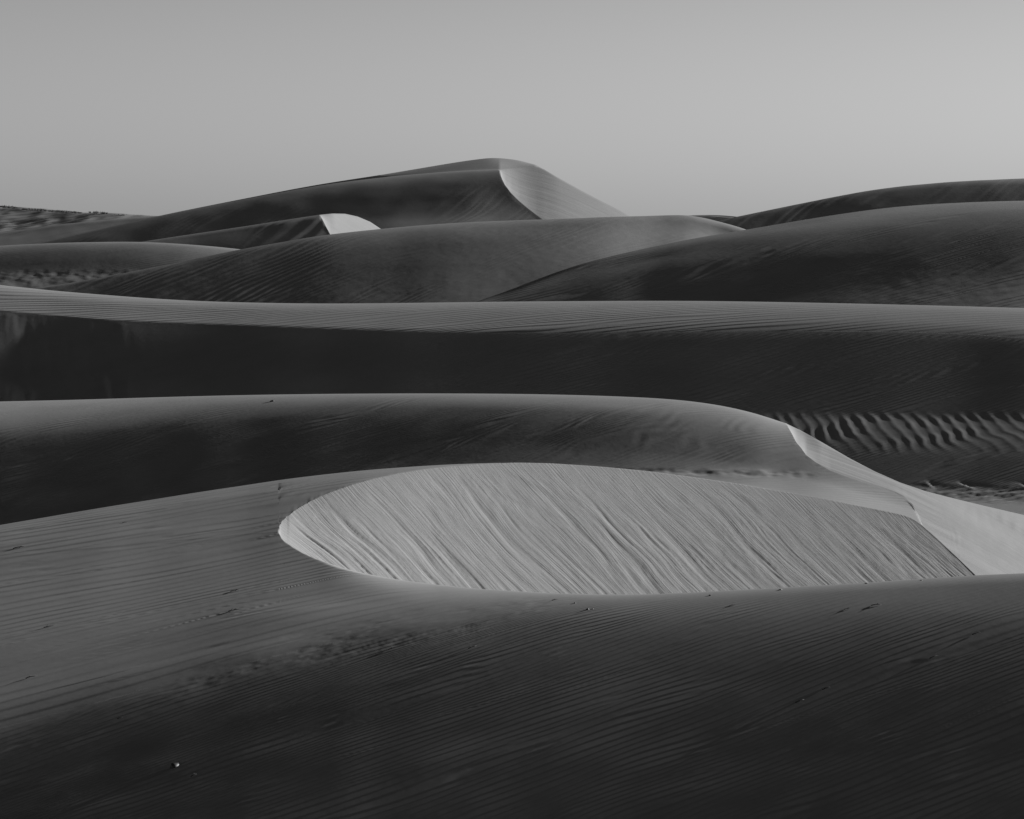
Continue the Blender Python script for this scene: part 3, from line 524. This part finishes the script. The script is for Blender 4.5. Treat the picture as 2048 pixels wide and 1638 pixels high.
# ---- 3: the long flat-topped dune with the dark steep face
def third_dune():
    px = np.arange(-260, 2321, 3.5); L = Loft(px)
    sil = spline([(-260,545),(0,570),(100,580.5),(200,589),(300,596.5),(400,602),(520,605.5),(650,607),(800,606),(1000,603.5),(1200,602),(1400,602),(1550,604),(1700,607),(1850,610.5),(2048,616),(2320,623)], px)
    edge = spline([(-260,585),(0,619),(100,628),(200,636),(300,641),(400,644.5),(520,648),(700,653),(850,655),(1000,654),(1200,650),(1400,645),(1600,641),(1800,642),(1950,648),(2048,655),(2320,670)], px)
    Ys = spline([(-260,190),(0,182),(400,171),(1000,158),(1500,151),(2048,146),(2320,145)], px); zs = -kk(sil)*Ys
    L.add(1, Y=Ys+40, z=np.full_like(px, GROUND_Z-1))
    L.add(8, Y=Ys+14, z=zs-3., sl=-.3)
    L.add(12, py=sil, Y=Ys, sl='k')
    L.add(30, py=sil+(edge-sil)*.4, g=[(-260,98),(1000,104),(1600,110),(2048,118)])
    L.add(44, py=edge, g=[(-260,100),(0,100),(700,96),(1000,92),(1300,88),(1600,92),(2048,108)])
    e = L.rows[-1]
    dd = gsm(lin([(0,3),(500,5),(800,9),(1100,16),(1400,22),(1700,26),(2048,24)], px), 20)
    L.add(24, py=edge+dd, g=[(0,36),(400,31),(800,32),(1200,42),(1600,48),(2048,54)], smax=.525)
    L.add(20, py=edge+dd+16, g=[(0,34),(400,28),(1400,30),(1600,36),(2048,38)], smax=.525)
    L.add(36, py=[(0,760),(1000,760),(1500,755),(2048,760)], g=[(0,38),(300,29),(1400,31),(1600,37),(2048,38)], smax=.525)
    L.add(24, py=[(0,826),(1000,826),(1500,822),(1800,824),(2048,830)], g=[(0,34),(300,29),(1400,32),(1600,40),(2048,44)], smax=.525)
    L.add(22, py=[(0,850),(1000,850),(1500,842),(1800,844),(2048,850)], g=[(0,40),(1400,46),(1600,68),(2048,76)])
    L.add(22, py=[(0,880),(1500,866),(1800,872),(2048,882)], g=[(0,40),(1400,44),(1600,60),(2048,70)])
    L.add(20, py=[(0,930),(1500,905),(1800,912),(2048,922)], g=[(0,40),(1500,44),(1800,50),(2048,54)])
    L.add(24, py=[(0,975),(1500,950),(1800,958),(2048,966)], g=[(0,50),(1500,46),(2048,50)])
    L.add(12, py=[(0,1000),(1500,972),(1800,978),(2048,986)], g=[(0,60),(1500,70),(2048,88)])
    L.add(20, py=[(0,1040),(1500,1000),(1800,1004),(2048,1012)], g=[(0,80),(2048,122)])
    L.add(20, py=[(0,1120),(1500,1060),(2048,1070)], g=[(0,100),(2048,124)])
    L.solve(10, freey=.08)
    # the lip is a crease at the left: the flat top meets the steep face
    p = L.rows[-1]; L.add(6, Y=p['Y']-8, z=np.full_like(px, GROUND_Z-1))
    X, Y, Z, V = L.grid(); P = px[None, :]+0*X; PY = HOR-Z/Y*FPX
    face = (V > 4.0)
    wz = smooth(1480, 1640, P)*smooth(820, 842, PY)*smooth(915, 862, PY)*face
    xr = X+.30*perlin(X*.12, Y*.22, 71)+.10*perlin(X*.5, Y*.6, 72)
    Z = Z+wz*.0105*(.55+.9*smooth(-.3, .3, perlin(X*.25, Y*.3, 70)))*((.5+.5*np.sin(2*pi*xr/.74))**2.2*2-.8)
    cur = smooth(330, 120, P)*smooth(5, 5.6, V)*smooth(9, 8, V)
    Z = Z+cur*.03*fbm(X*.45+.1*Y, Z*.16, 3, 73)
    rough = bump(PY, lin([(1700,966),(2048,974)], px)[None, :], 6)*smooth(1760, 1850, P)*face
    cell = np.mod(X*.62+.3*perlin(X*.5, Y*.2, 75), 1.0)
    Z = Z+rough*.06*(cell-.5)+face*bump(PY, 990, 14)*smooth(1700, 1850, P)*.04*fbm(X*1.2, Y*1.2, 3, 76)
    ph, ph2, mx = ripple(X, Y, .85, .0, 1.0, 9., 77)
    aT = .017*smooth(2.0, 2.7, V)*smooth(5.2, 4.6, V)*(1-.6*smooth(1300, 1900, P))
    phf, phf2, _ = ripple(X, Y, .5, .5, 1.0, 6., 78)
    isf = V > 4.9
    ph = np.where(isf, phf, ph); ph2 = np.where(isf, phf2, ph2)
    a = np.where(isf, .008*smooth(5.0, 5.4, V)*smooth(600, 1300, P)*(1-wz), aT)
    mesh_grid('flat_topped_dune', X, Y, Z, sand('far sand', ALB, .006, 2.2), dict(ph=ph, ph2=ph2, rmix=mx, amp=a), 'flat-topped dune with a rippled lit top and a long black shaded face')
third_dune()

PXF = np.arange(-260, 2321, 4.)
def simple(name, px, sil, Ys, rows, mat, lam=None, t=.5, ra=.0, label='', relief=(), skirt=25, seed=100, back=(.3, 30), post=None, pw=.25, pr=None, even=0, ymin=0.):
    L = Loft(px); sil = spline(sil, px); Ys = spline(Ys, px); zs = -kk(sil)*Ys
    L.add(1, Y=Ys+back[1]*4, z=np.full_like(px, GROUND_Z-1))
    L.add(8, Y=Ys+back[1], z=zs-back[0]*back[1], sl=-back[0]*1.3)
    L.add(12, py=sil, Y=Ys, sl='k')
    silr = gsm(sil, even)
    for off, g in rows: L.add(22, py=np.maximum(silr+gsm(lin(off, px), 12), sil+1.5), g=g, pr=pr)
    L.solve(10, freey=.06, pw=pw, ymin=ymin)
    p = L.rows[-1]; L.add(6, Y=p['Y']-skirt, z=np.full_like(px, GROUND_Z-1))
    X, Y, Z, V = L.grid(); P = px[None, :]+0*X; PY = HOR-Z/Y*FPX
    for (amp, fx, fy, o, fn) in relief:
        seed += 1; Z = Z+amp*fbm(X*fx, Y*fy, o, seed)*(1 if fn is None else fn(P, PY))*(V > 2.01)
    lam = lam or 1.
    ph, ph2, mx = ripple(X, Y, lam, t, 1.1, lam*10, seed+5)
    n = math.hypot(1, t); wx, wy = (X+t*Y)/n, (Y-t*X)/n
    a = ra*(.35+.65*smooth(-.3, .35, fbm(wx/(lam*30), wy/(lam*8), 3, seed+6)))*(V > 2.0)
    if post: Z, a = post(X, Y, Z, V, P, PY, a)
    return mesh_grid(name, X, Y, Z, mat, dict(ph=ph, ph2=ph2, rmix=mx, amp=a), label)

FAR = sand('distant sand', ALB, .013, .9)
# ---- 4: right-hand shoulder
simple('right_dune', PXF[(PXF > 700) & (PXF < 2150)], [(700,690),(850,645),(930,612),(1000,587),(1100,549),(1200,518),(1300,495),(1400,475),(1500,458),(1600,441),(1700,425.5),(1800,413.5),(1900,406.5),(2000,402.5),(2048,401.5),(2320,404)],
    [(700,188),(950,208),(1100,222),(1300,242),(1500,262),(1800,286),(2150,300)],
    [([(700,8),(1100,8),(1500,10),(1800,12),(2048,15)], [(700,66),(1100,66),(1500,76),(1800,88),(2048,90)]),
     ([(700,25),(1100,25),(1500,30),(1800,40),(2048,50)], [(700,46),(1100,46),(1500,56),(1800,71),(2048,72)]),
     ([(700,45),(1100,45),(1500,60),(1800,80),(2048,90)], [(1100,34),(1500,38),(1800,47),(2048,50)]),
     ([(700,70),(1100,70),(1500,105),(1800,125),(2048,140)], [(1100,29),(1500,29),(1800,36),(2048,54)]),
     ([(700,110),(1100,110),(1500,150),(1800,180),(2048,185)], [(1100,29),(1500,31),(1800,54),(2048,74)]),
     ([(700,150),(1100,150),(1500,190),(1800,215),(2048,220)], [(1100,29),(1500,33),(1800,60),(2048,84)])],
    FAR, 1.0, .5, .02, 'broad dark dune rising to the right behind the flat-topped dune',
    [(.04, .05, .05, 3, None), (.009, .5, .5, 3, lambda P, PY: smooth(1500, 1900, P)*smooth(500, 580, PY)+.25*smooth(1600, 1900, P))], seed=110, ymin=185.)
# ---- middle dune
simple('middle_dune', PXF[PXF < 1640], [(-260,608),(0,586),(150,564),(300,536),(400,515.5),(480,499),(560,485),(640,472),(760,458),(900,446.5),(1050,440),(1150,436.5),(1250,433),(1320,431),(1380,431.5),(1440,444),(1490,458.5),(1560,490),(1640,540)],
    [(-260,255),(0,268),(300,293),(480,308),(760,318),(1250,325),(1490,318),(1640,310)],
    [([(-260,4),(0,4),(300,6),(480,10),(760,12),(1000,14),(1250,14),(1400,12),(1560,10)], [(0,46),(300,46),(480,50),(760,76),(1000,92),(1250,96),(1400,102),(1560,110)]),
     ([(-260,14),(0,14),(300,20),(480,35),(760,40),(1000,45),(1250,40),(1400,32),(1560,30)], [(0,42),(300,40),(480,38),(760,54),(1000,68),(1250,106),(1400,132),(1560,130)]),
     ([(-260,30),(0,30),(300,40),(480,70),(760,80),(1000,90),(1250,70),(1400,55),(1560,50)], [(0,40),(300,36),(480,34),(760,47),(1000,64),(1250,112),(1400,142),(1560,140)]),
     ([(-260,60),(0,60),(300,80),(480,110),(760,130),(1000,140),(1250,120),(1400,90),(1560,80)], [(0,40),(300,34),(480,33),(760,47),(1000,74),(1250,100),(1400,135)]),
     ([(-260,100),(0,100),(300,120),(480,150),(760,170),(1000,180),(1250,170),(1400,140),(1560,120)], [(0,42),(300,37),(480,36),(760,52),(1000,76),(1250,92),(1400,125)])],
    FAR, 1.3, .9, .026, 'low middle dune with streaky dark ripples and a lit right shoulder',
    [(.04, .05, .05, 3, None), (.010, .3, .3, 3, lambda P, PY: smooth(500, 590, PY)*.6+.25), (.006, .6, .6, 2, lambda P, PY: smooth(700, 1100, P))], seed=130, ymin=190., post=lambda X, Y, Z, V, P, PY, a: (Z, a*(1-.75*smooth(600, 1000, P))))
# ---- left low dune
simple('left_dune', PXF[PXF < 900], [(-260,505),(0,491.5),(100,486.5),(200,484),(280,484),(370,488.5),(480,498.5),(560,509),(900,560)],
    [(-260,360),(900,350)],
    [([(-260,6)], [(-260,85),(0,86),(250,88),(450,118),(900,118)]), ([(-260,20)], [(-260,54),(200,55),(450,98),(900,100)]), ([(-260,40)], [(-260,40),(250,42),(450,90),(900,100)]),
     ([(-260,56)], [(-260,52),(300,52),(900,70)]), ([(-260,72)], [(-260,72),(900,72)]), ([(-260,115)], [(-260,72),(900,72)])],
    FAR, 1.2, .5, .015, 'low rounded dune at the left with a pale rim', [(.04, .05, .05, 3, None), (.06, .4, .4, 3, lambda P, PY: smooth(535, 550, PY))], seed=150)
# ---- small dune with the white slip face
FARS = sand('distant slip sand', ALB, .013, .9, (.5, .05, .10))
def slip_dune(name, data, lam, ra, t, label, seed, L0):
    X, Y, Z, V, P, PY, slip, front, u, q = data; sc = Y.mean()/40
    Z = Z+slip*sc*(.003*perlin(u*1.6/sc, q*.12/sc, seed)+.0025*perlin(u*4/sc, q*.2/sc, seed+1))*smooth(L0, L0+30, P)
    Z = Z+front*.15*fbm(X*.03, Y*.03, 3, seed+2)
    ph, ph2, mx = ripple(X, Y, lam, t, 1., lam*8, seed+3)
    a = ra*smooth(-.2, .4, fbm(X/(lam*20), Y/(lam*20), 2, seed+4)+.15)*front
    mesh_grid(name, X, Y, Z, FARS, dict(ph=ph, ph2=ph2, rmix=mx, amp=a, su=u, sv=q, slip=slip), label)
px5 = np.arange(150, 900, 2.)
sil5 = [(150,508),(270,486),(400,466),(500,451),(580,438.5),(640,429.5),(665,427),(690,427.5),(715,433),(740,443.5),(762,458),(800,490),(900,600)]
slip_dune('small_slip_dune', slip_loft(px5, [(150,508),(270,486),(400,466),(500,451),(580,438.5),(640,429.5),(700,422),(760,420),(900,430)], [(150,400),(640,412),(900,415)],
    [([(150,5),(640,8)], [(150,60),(400,52),(640,50)]), ([(150,20),(640,26)], [(150,42),(640,40)]), ([(150,60),(640,80)], [(150,38),(640,36)]), ([(150,120),(640,140)], [(150,38),(640,36)])],
    lambda at: Slip(650, 448, at(650, 448), 21, .52), sil5, sil5, [(640,430),(646,441),(653,455),(661,470),(670,500),(900,760)], 640, 660, 30., back=(8, 2., 30, 12, 100)), 3.2, .05, 1.6, 'small dune with a white triangular slip face below the tall peak', 170, 640)
# ---- the tall peak
px6 = np.arange(-100, 1500, 2.5)
inner = [(-100,523),(60,490),(200,459),(350,426),(500,396.5),(650,369.5),(740,357.5),(850,347.5),(950,341),(1000,339),(1075,334),(1200,330),(1500,330)]
slip_dune('peak_dune', slip_loft(px6, inner, [(-100,520),(300,533),(750,545),(1000,548),(1500,552)],
    [([(-100,4),(600,7),(1000,12)], [(-100,50),(300,50),(600,66),(850,80),(1000,56)]), ([(-100,14),(600,22),(850,26),(1000,30)], [(-100,35),(600,38),(850,48),(1000,40)]),
     ([(-100,34),(500,50),(1000,52)], [(-100,32),(700,32),(1000,38)]), ([(-100,50),(500,75),(850,72),(1000,72)], [(-100,31),(700,33),(850,50),(1000,58)]),
     ([(-100,70),(500,95),(850,92),(1000,98)], [(-100,32),(700,50),(850,80),(1000,80)]), ([(-100,110),(500,140),(850,140),(1000,150)], [(-100,35),(700,70),(850,86),(1000,86)])],
    lambda at: Slip(1022, 386, at(1022, 386), 29, .60),
    [(-100,522),(60,489),(200,458),(350,425),(500,395),(650,367),(750,351.5),(850,335),(920,323.5),(960,318),(985,316),(1010,317.2),(1040,321.5),(1062,327),(1070,329.2),(1076,331.5),(1083,335.2),(1090,339),(1110,351),(1145,371),(1180,390),(1258,431),(1330,475),(1500,580)],
    [(1000,339.2),(1003,339),(1012,338),(1040,335.5),(1070,333),(1080,335),(1090,339.4),(1110,351.3),(1145,371.3),(1180,390.3),(1258,431.3),(1330,475.3),(1500,580.3)],
    [(1000,342),(1003,356),(1010,370),(1022,386),(1037,401),(1055,416),(1072,429),(1088,440),(1110,470),(1160,520),(1500,700)], 1000, 1086, 120.,
    Ysil=[(-100,522),(300,536),(750,555),(985,580),(1075,572),(1110,560),(1500,540)], back=(12, 4., 40, 16, 150)), 2.6, .009, 1.6, 'tall far dune with a pointed crest and a pale slip face', 190, 1000)
# ---- right back dune, the sliver behind it, and the far hills
simple('back_right_dune', PXF[PXF > 1250], [(1250,500),(1380,457),(1440,441),(1500,428),(1600,407.5),(1700,388.5),(1800,374),(1900,364.5),(2048,357),(2320,352)], [(1250,430),(2320,450)],
    [([(1250,6),(1600,8),(2048,12)], [(1250,44),(1600,46),(2048,62)]), ([(1250,18),(1600,22),(2048,30)], [(1250,36),(2048,44)]), ([(1250,40),(1600,44),(2048,56)], [(1250,32),(2048,34)]), ([(1250,80),(2048,100)], [(1250,32),(2048,34)])],
    FAR, 3., 1.4, .010, 'long dark dune on the right skyline', [(.2, .03, .03, 3, None)], seed=210)
simple('far_sliver_dune', np.arange(1200, 1700, 4.), [(1200,452),(1330,434),(1385,430.5),(1420,430),(1470,433),(1550,446),(1700,470)], [(1200,720),(1700,720)],
    [([(1200,4)], [(1200,38)]), ([(1200,12)], [(1200,33)]), ([(1200,40)], [(1200,33)])], FAR, 3., .5, .1, 'thin dark dune crest far off between two nearer dunes', [(.4, .03, .03, 3, None)], seed=230)
def hills_post(X, Y, Z, V, P, PY, a):
    return Z+(V > 1.5)*(.7*fbm(X*.035, Y*.02, 3, 251)), a
simple('far_hills', np.arange(-260, 700, 1.5), [(-260,419),(0,414),(100,420),(220,427),(350,433),(500,441),(700,450)], [(-260,1100),(700,1100)],
    [([(-260,6)], [(-260,80)]), ([(-260,16)], [(-260,90)]), ([(-260,36)], [(-260,86)]), ([(-260,60)], [(-260,80)]), ([(-260,90)], [(-260,76)])], FAR, 6., .5, .1, 'far scrubby sand hills on the left skyline', [(.6, .02, .02, 4, None)], seed=250, back=(.2, 60), skirt=60, post=hills_post, pw=3., pr=.09)

simple('far_slope', np.arange(-260, 700, 3.), [(-260,486),(0,464),(100,451),(200,441),(280,434),(340,431.5),(420,435),(560,455),(700,480)], [(-260,760),(700,760)],
    [([(-260,5)], [(-260,72)]), ([(-260,14)], [(-260,78)]), ([(-260,34)], [(-260,74)]), ([(-260,70)], [(-260,70)])], FAR, 4., .5, .05, 'smooth pale sand slope below the far hills on the left', [(.2, .03, .03, 3, None)], seed=270, back=(.2, 40), skirt=50)
# ---- desert floor out to the horizon
xs = np.array([-20000, -4000, -800, -200, 200, 800, 4000, 20000.]); gx, gy = np.meshgrid(xs, xs[::-1])
mesh_grid('desert_ground', gx, gy, gx*0+GROUND_Z, sand('floor sand', ALB, .05, .5), dict(amp=0.), 'flat desert floor beneath the dunes', None)

# ================================================================== small things lying on the sand
def plain_mat(name, lo, hi, scale, rough=.8):
    m = bpy.data.materials.new(name); m.use_nodes = True; t = m.node_tree; b = t.nodes['Principled BSDF']; b.inputs['Roughness'].default_value = rough
    n = t.nodes.new('ShaderNodeTexNoise'); n.inputs['Scale'].default_value = scale; n.inputs['Detail'].default_value = 4
    r = t.nodes.new('ShaderNodeMapRange'); r.inputs['To Min'].default_value = lo; r.inputs['To Max'].default_value = hi
    c = t.nodes.new('ShaderNodeCombineColor'); tc = t.nodes.new('ShaderNodeTexCoord')
    t.links.new(tc.outputs['Object'], n.inputs['Vector']); t.links.new(n.outputs['Fac'], r.inputs['Value'])
    for k in range(3): t.links.new(r.outputs[0], c.inputs[k])
    t.links.new(c.outputs[0], b.inputs['Base Color']); return m
WOOD = plain_mat('dry dark wood', .012, .05, 60); STONE = plain_mat('black stone', .006, .03, 40, .6); PALE = plain_mat('pale chip', .16, .28, 50); SCRUB = plain_mat('scrub leaves', .03, .09, .8)
def on_sand(px, py, data):
    P, PY, X, Y, Z, V, front = data
    d = (P-px)**2+((PY-py)*1.5)**2+np.where(front > .5, 0, 1e6); i = np.unravel_index(np.argmin(d), d.shape)
    r, c = i; r0, r1, c0, c1 = max(r-2, 0), min(r+2, X.shape[0]-1), max(c-2, 0), min(c+2, X.shape[1]-1)
    e1 = np.array([X[r, c1]-X[r, c0], Y[r, c1]-Y[r, c0], Z[r, c1]-Z[r, c0]]); e2 = np.array([X[r0, c]-X[r1, c], Y[r0, c]-Y[r1, c], Z[r0, c]-Z[r1, c]])
    n = Vector(np.cross(e1, e2)).normalized()
    if n.z < 0: n = -n
    return Vector((X[i], Y[i], Z[i])), n
def tube(bm, pts, rad):
    rings = []
    for k, p in enumerate(pts):
        d = (pts[min(k+1, len(pts)-1)]-pts[max(k-1, 0)]).normalized(); a = d.orthogonal().normalized(); b = d.cross(a)
        rings.append([bm.verts.new(p+(a*cos(q*pi/3)+b*sin(q*pi/3))*rad[k]) for q in range(6)])
    for r, t in zip(rings, rings[1:]):
        for q in range(6): bm.faces.new((r[q], r[(q+1) % 6], t[(q+1) % 6], t[q]))
    bm.faces.new(rings[0][::-1]); bm.faces.new(rings[-1])
def part(name, bm, mat, parent=None):
    bmesh.ops.recalc_face_normals(bm, faces=bm.faces)
    me = bpy.data.meshes.new(name); bm.to_mesh(me); bm.free(); me.materials.append(mat)
    for p in me.polygons: p.use_smooth = True
    o = bpy.data.objects.new(name, me); COL.objects.link(o); o.parent = parent; return o
def settle(o, loc, n, spin):
    q = Vector((0, 0, 1)).rotation_difference(n); o.rotation_euler = (q.to_matrix() @ __import__('mathutils').Matrix.Rotation(spin, 3, 'Z')).to_euler(); o.location = loc
def tag(o, label, cat, group=None):
    o['label'] = label; o['category'] = cat
    if group: o['group'] = group
def twig(px, py, size, spin, label, data, seed):
    rnd = random.Random(seed); loc, n = on_sand(px, py, data); L = size*loc.y/FPX
    o = bpy.data.objects.new('dry_twig', None); COL.objects.link(o); settle(o, loc, n, spin); tag(o, label, 'twig', 'dry twigs scattered on the near dune'); o.empty_display_size = .02
    def stick(name, a, b, r):
        bm = bmesh.new(); pts = []
        for k in range(5):
            t = k/4; p = a.lerp(b, t)+Vector((0, rnd.uniform(-.06, .06)*L, rnd.uniform(-.01, .03)*L+.05*L*sin(pi*t))); pts.append(p)
        tube(bm, pts, [r*(1-.65*k/4) for k in range(5)]); return part(name, bm, WOOD, o)
    r = max(.055*L, .0045)
    stick('stem', Vector((-.5*L, 0, r*.6)), Vector((.5*L, .05*L, r*.8)), r)
    for k in range(rnd.choice((1, 2, 2))):
        x = rnd.uniform(-.25, .2)*L; stick('side_branch', Vector((x, 0, r)), Vector((x+rnd.uniform(.12, .3)*L, rnd.choice((-1, 1))*rnd.uniform(.1, .22)*L, r+rnd.uniform(.05, .2)*L)), r*.75)
    return o
def pebble_mesh(name, sx, sy, sz, mat, seed, parent=None, at=Vector((0, 0, 0))):
    rnd = random.Random(seed); bm = bmesh.new(); bmesh.ops.create_icosphere(bm, subdivisions=2, radius=1)
    for v in bm.verts:
        k = 1+.12*sin(v.co.x*3.1+seed)+.10*sin(v.co.y*4.3+seed*2)+rnd.uniform(-.05, .05); v.co = Vector((v.co.x*sx*k, v.co.y*sy*k, max(v.co.z*sz*k, -.3*sz)))+at
    return part(name, bm, mat, parent)
def pebble(px, py, size, label, data, seed, mat=STONE, name='pebble', cat='pebble', group=None):
    loc, n = on_sand(px, py, data); s = size*loc.y/FPX*.5
    o = pebble_mesh(name, s, s*.75, s*.6, mat, seed); settle(o, loc, n, seed*1.3); tag(o, label, cat, group); return o
ND, MD = near_dune.data, second_dune.data
for k, (px_, py_, sz, sp, lb) in enumerate([
    (38, 1097, 22, .25, 'dark twig on the left plain, close to the left edge and just below the crest'),
    (250, 1045, 10, .2, 'short twig near the crest of the left plain'),
    (470, 1182, 18, -.05, 'dark twig on the left plain, upper of the pair left of centre'),
    (468, 1221, 22, .08, 'dark twig on the left plain, lower of the pair left of centre'),
    (98, 1255, 20, .3, 'twig lying on the left plain at mid height, near the left edge'),
    (62, 1356, 22, .3, 'dark twig low on the left plain beside the left edge'),
    (786, 1297, 16, .15, 'small twig with a dark knot, below the scoured strip left of centre'),
    (945, 1296, 18, .35, 'thin dark twig below the middle of the oval slip face'),
    (240, 1437, 10, .2, 'tiny twig on the shaded slope, lower left'),
    (388, 1551, 13, .4, 'small dark twig right beside the black stone in the lower left'),
    (1465, 1211, 12, 0., 'short dark twig just below the rim, right of centre'),
    (1695, 1219, 14, .05, 'dark twig below the rim at the right, left one of a pair'),
    (1752, 1211, 20, 0., 'longer dark twig below the rim at the right, right one of a pair'),
    (1952, 1268, 18, .2, 'twig on the dark slope nearest the right edge'),
    (1868, 1315, 18, .3, 'dark twig midway down the right-hand slope'),
    (1652, 1377, 18, .3, 'dark twig on the right slope, upper of two in a line'),
    (1600, 1404, 20, .4, 'forked dark twig on the right slope, lower of two in a line'),
    (1110, 1200, 12, .05, 'short twig on the pale rim below the bowl, centre')]):
    twig(px_, py_, sz, sp, lb, ND, 100+k)
loc, n = on_sand(350, 1533, ND); u_ = loc.y/FPX
st = bpy.data.objects.new('black_stone', None); COL.objects.link(st); settle(st, loc, n, .55); tag(st, 'small black stone with a bright chip at its upper right, lower left foreground', 'stone')
pebble_mesh('body', 10*u_, 6*u_, 7*u_, STONE, 3, st); pebble_mesh('pale_chip', 1.0*u_, .6*u_, .6*u_, PALE, 4, st, Vector((7.6*u_, 1.2*u_, 3.8*u_)))
for k, (px_, py_, sz, mat, nm, lb) in enumerate([
    (1175, 1219, 9, STONE, 'pebble', 'dark pebble on the rim just right of centre, beside a pale fragment'),
    (1186, 1218, 5, PALE, 'pale_fragment', 'tiny pale fragment beside a dark pebble on the rim'),
    (1560, 1180, 8, PALE, 'pale_fragment', 'tiny pale fragment on the rim at the foot of the streaked slip face'),
    (1150, 1206, 6, STONE, 'pebble', 'tiny dark pebble on the pale rim below the bowl'),
    (1732, 1167, 6, STONE, 'pebble', 'tiny dark pebble on the rim line at the right'),
    (1842, 1161, 5, STONE, 'pebble', 'tiny dark pebble on the rim line, farthest right'),
    (1420, 1191, 6, STONE, 'pebble', 'tiny dark pebble on the rim line, right of centre')]):
    pebble(px_, py_, sz, lb, ND, 20+k, mat, nm, 'pebble' if mat is STONE else 'fragment', 'bits of stone on the rim of the near dune')
pebble(545, 803.5, 9, 'dark stone on the bright crest of the second dune, left of centre', MD, 41)
# scrub on the far hills: too far to tell one bush from the next
rs = np.random.default_rng(5); qv = []
for a, b, py_ in ((-20, 36, 412), (44, 94, 418), (96, 164, 422), (178, 216, 424), (226, 290, 430)):
    for k in range(int((b-a)*.9)):
        cx = rs.uniform(a, b); Yb = 1098+rs.uniform(-6, 8); e = 1-abs((cx-(a+b)/2)/((b-a)/2))**2.5; R = rs.uniform(.5, 1.0)*(.45+.55*e)
        c0 = np.array([mm(cx)*Yb, Yb, -kk(py_+(cx-(a+b)/2)*.06)*Yb-.4])
        for _q in range(26):
            d = rs.normal(size=3); d /= np.linalg.norm(d); p = c0+d*np.array([1.3, 1.3, .9])*R*rs.uniform(.4, 1.)
            u1 = rs.normal(size=3); u1 /= np.linalg.norm(u1); u2 = np.cross(u1, d); u2 /= np.linalg.norm(u2)+1e-6; w_ = rs.uniform(.12, .26)
            qv.append(np.stack([p-u1*w_-u2*w_*.5, p+u1*w_-u2*w_*.5, p+u1*w_+u2*w_*.5, p-u1*w_+u2*w_*.5]))
qv = np.concatenate(qv); me = bpy.data.meshes.new('desert_scrub'); me.from_pydata(qv.tolist(), [], [tuple(range(i, i+4)) for i in range(0, len(qv), 4)]); me.materials.append(SCRUB)
ob = bpy.data.objects.new('desert_scrub', me); COL.objects.link(ob); ob['kind'] = 'stuff'; ob['label'] = 'low dark scrub along the top of the far left hills'; ob['category'] = 'scrub'
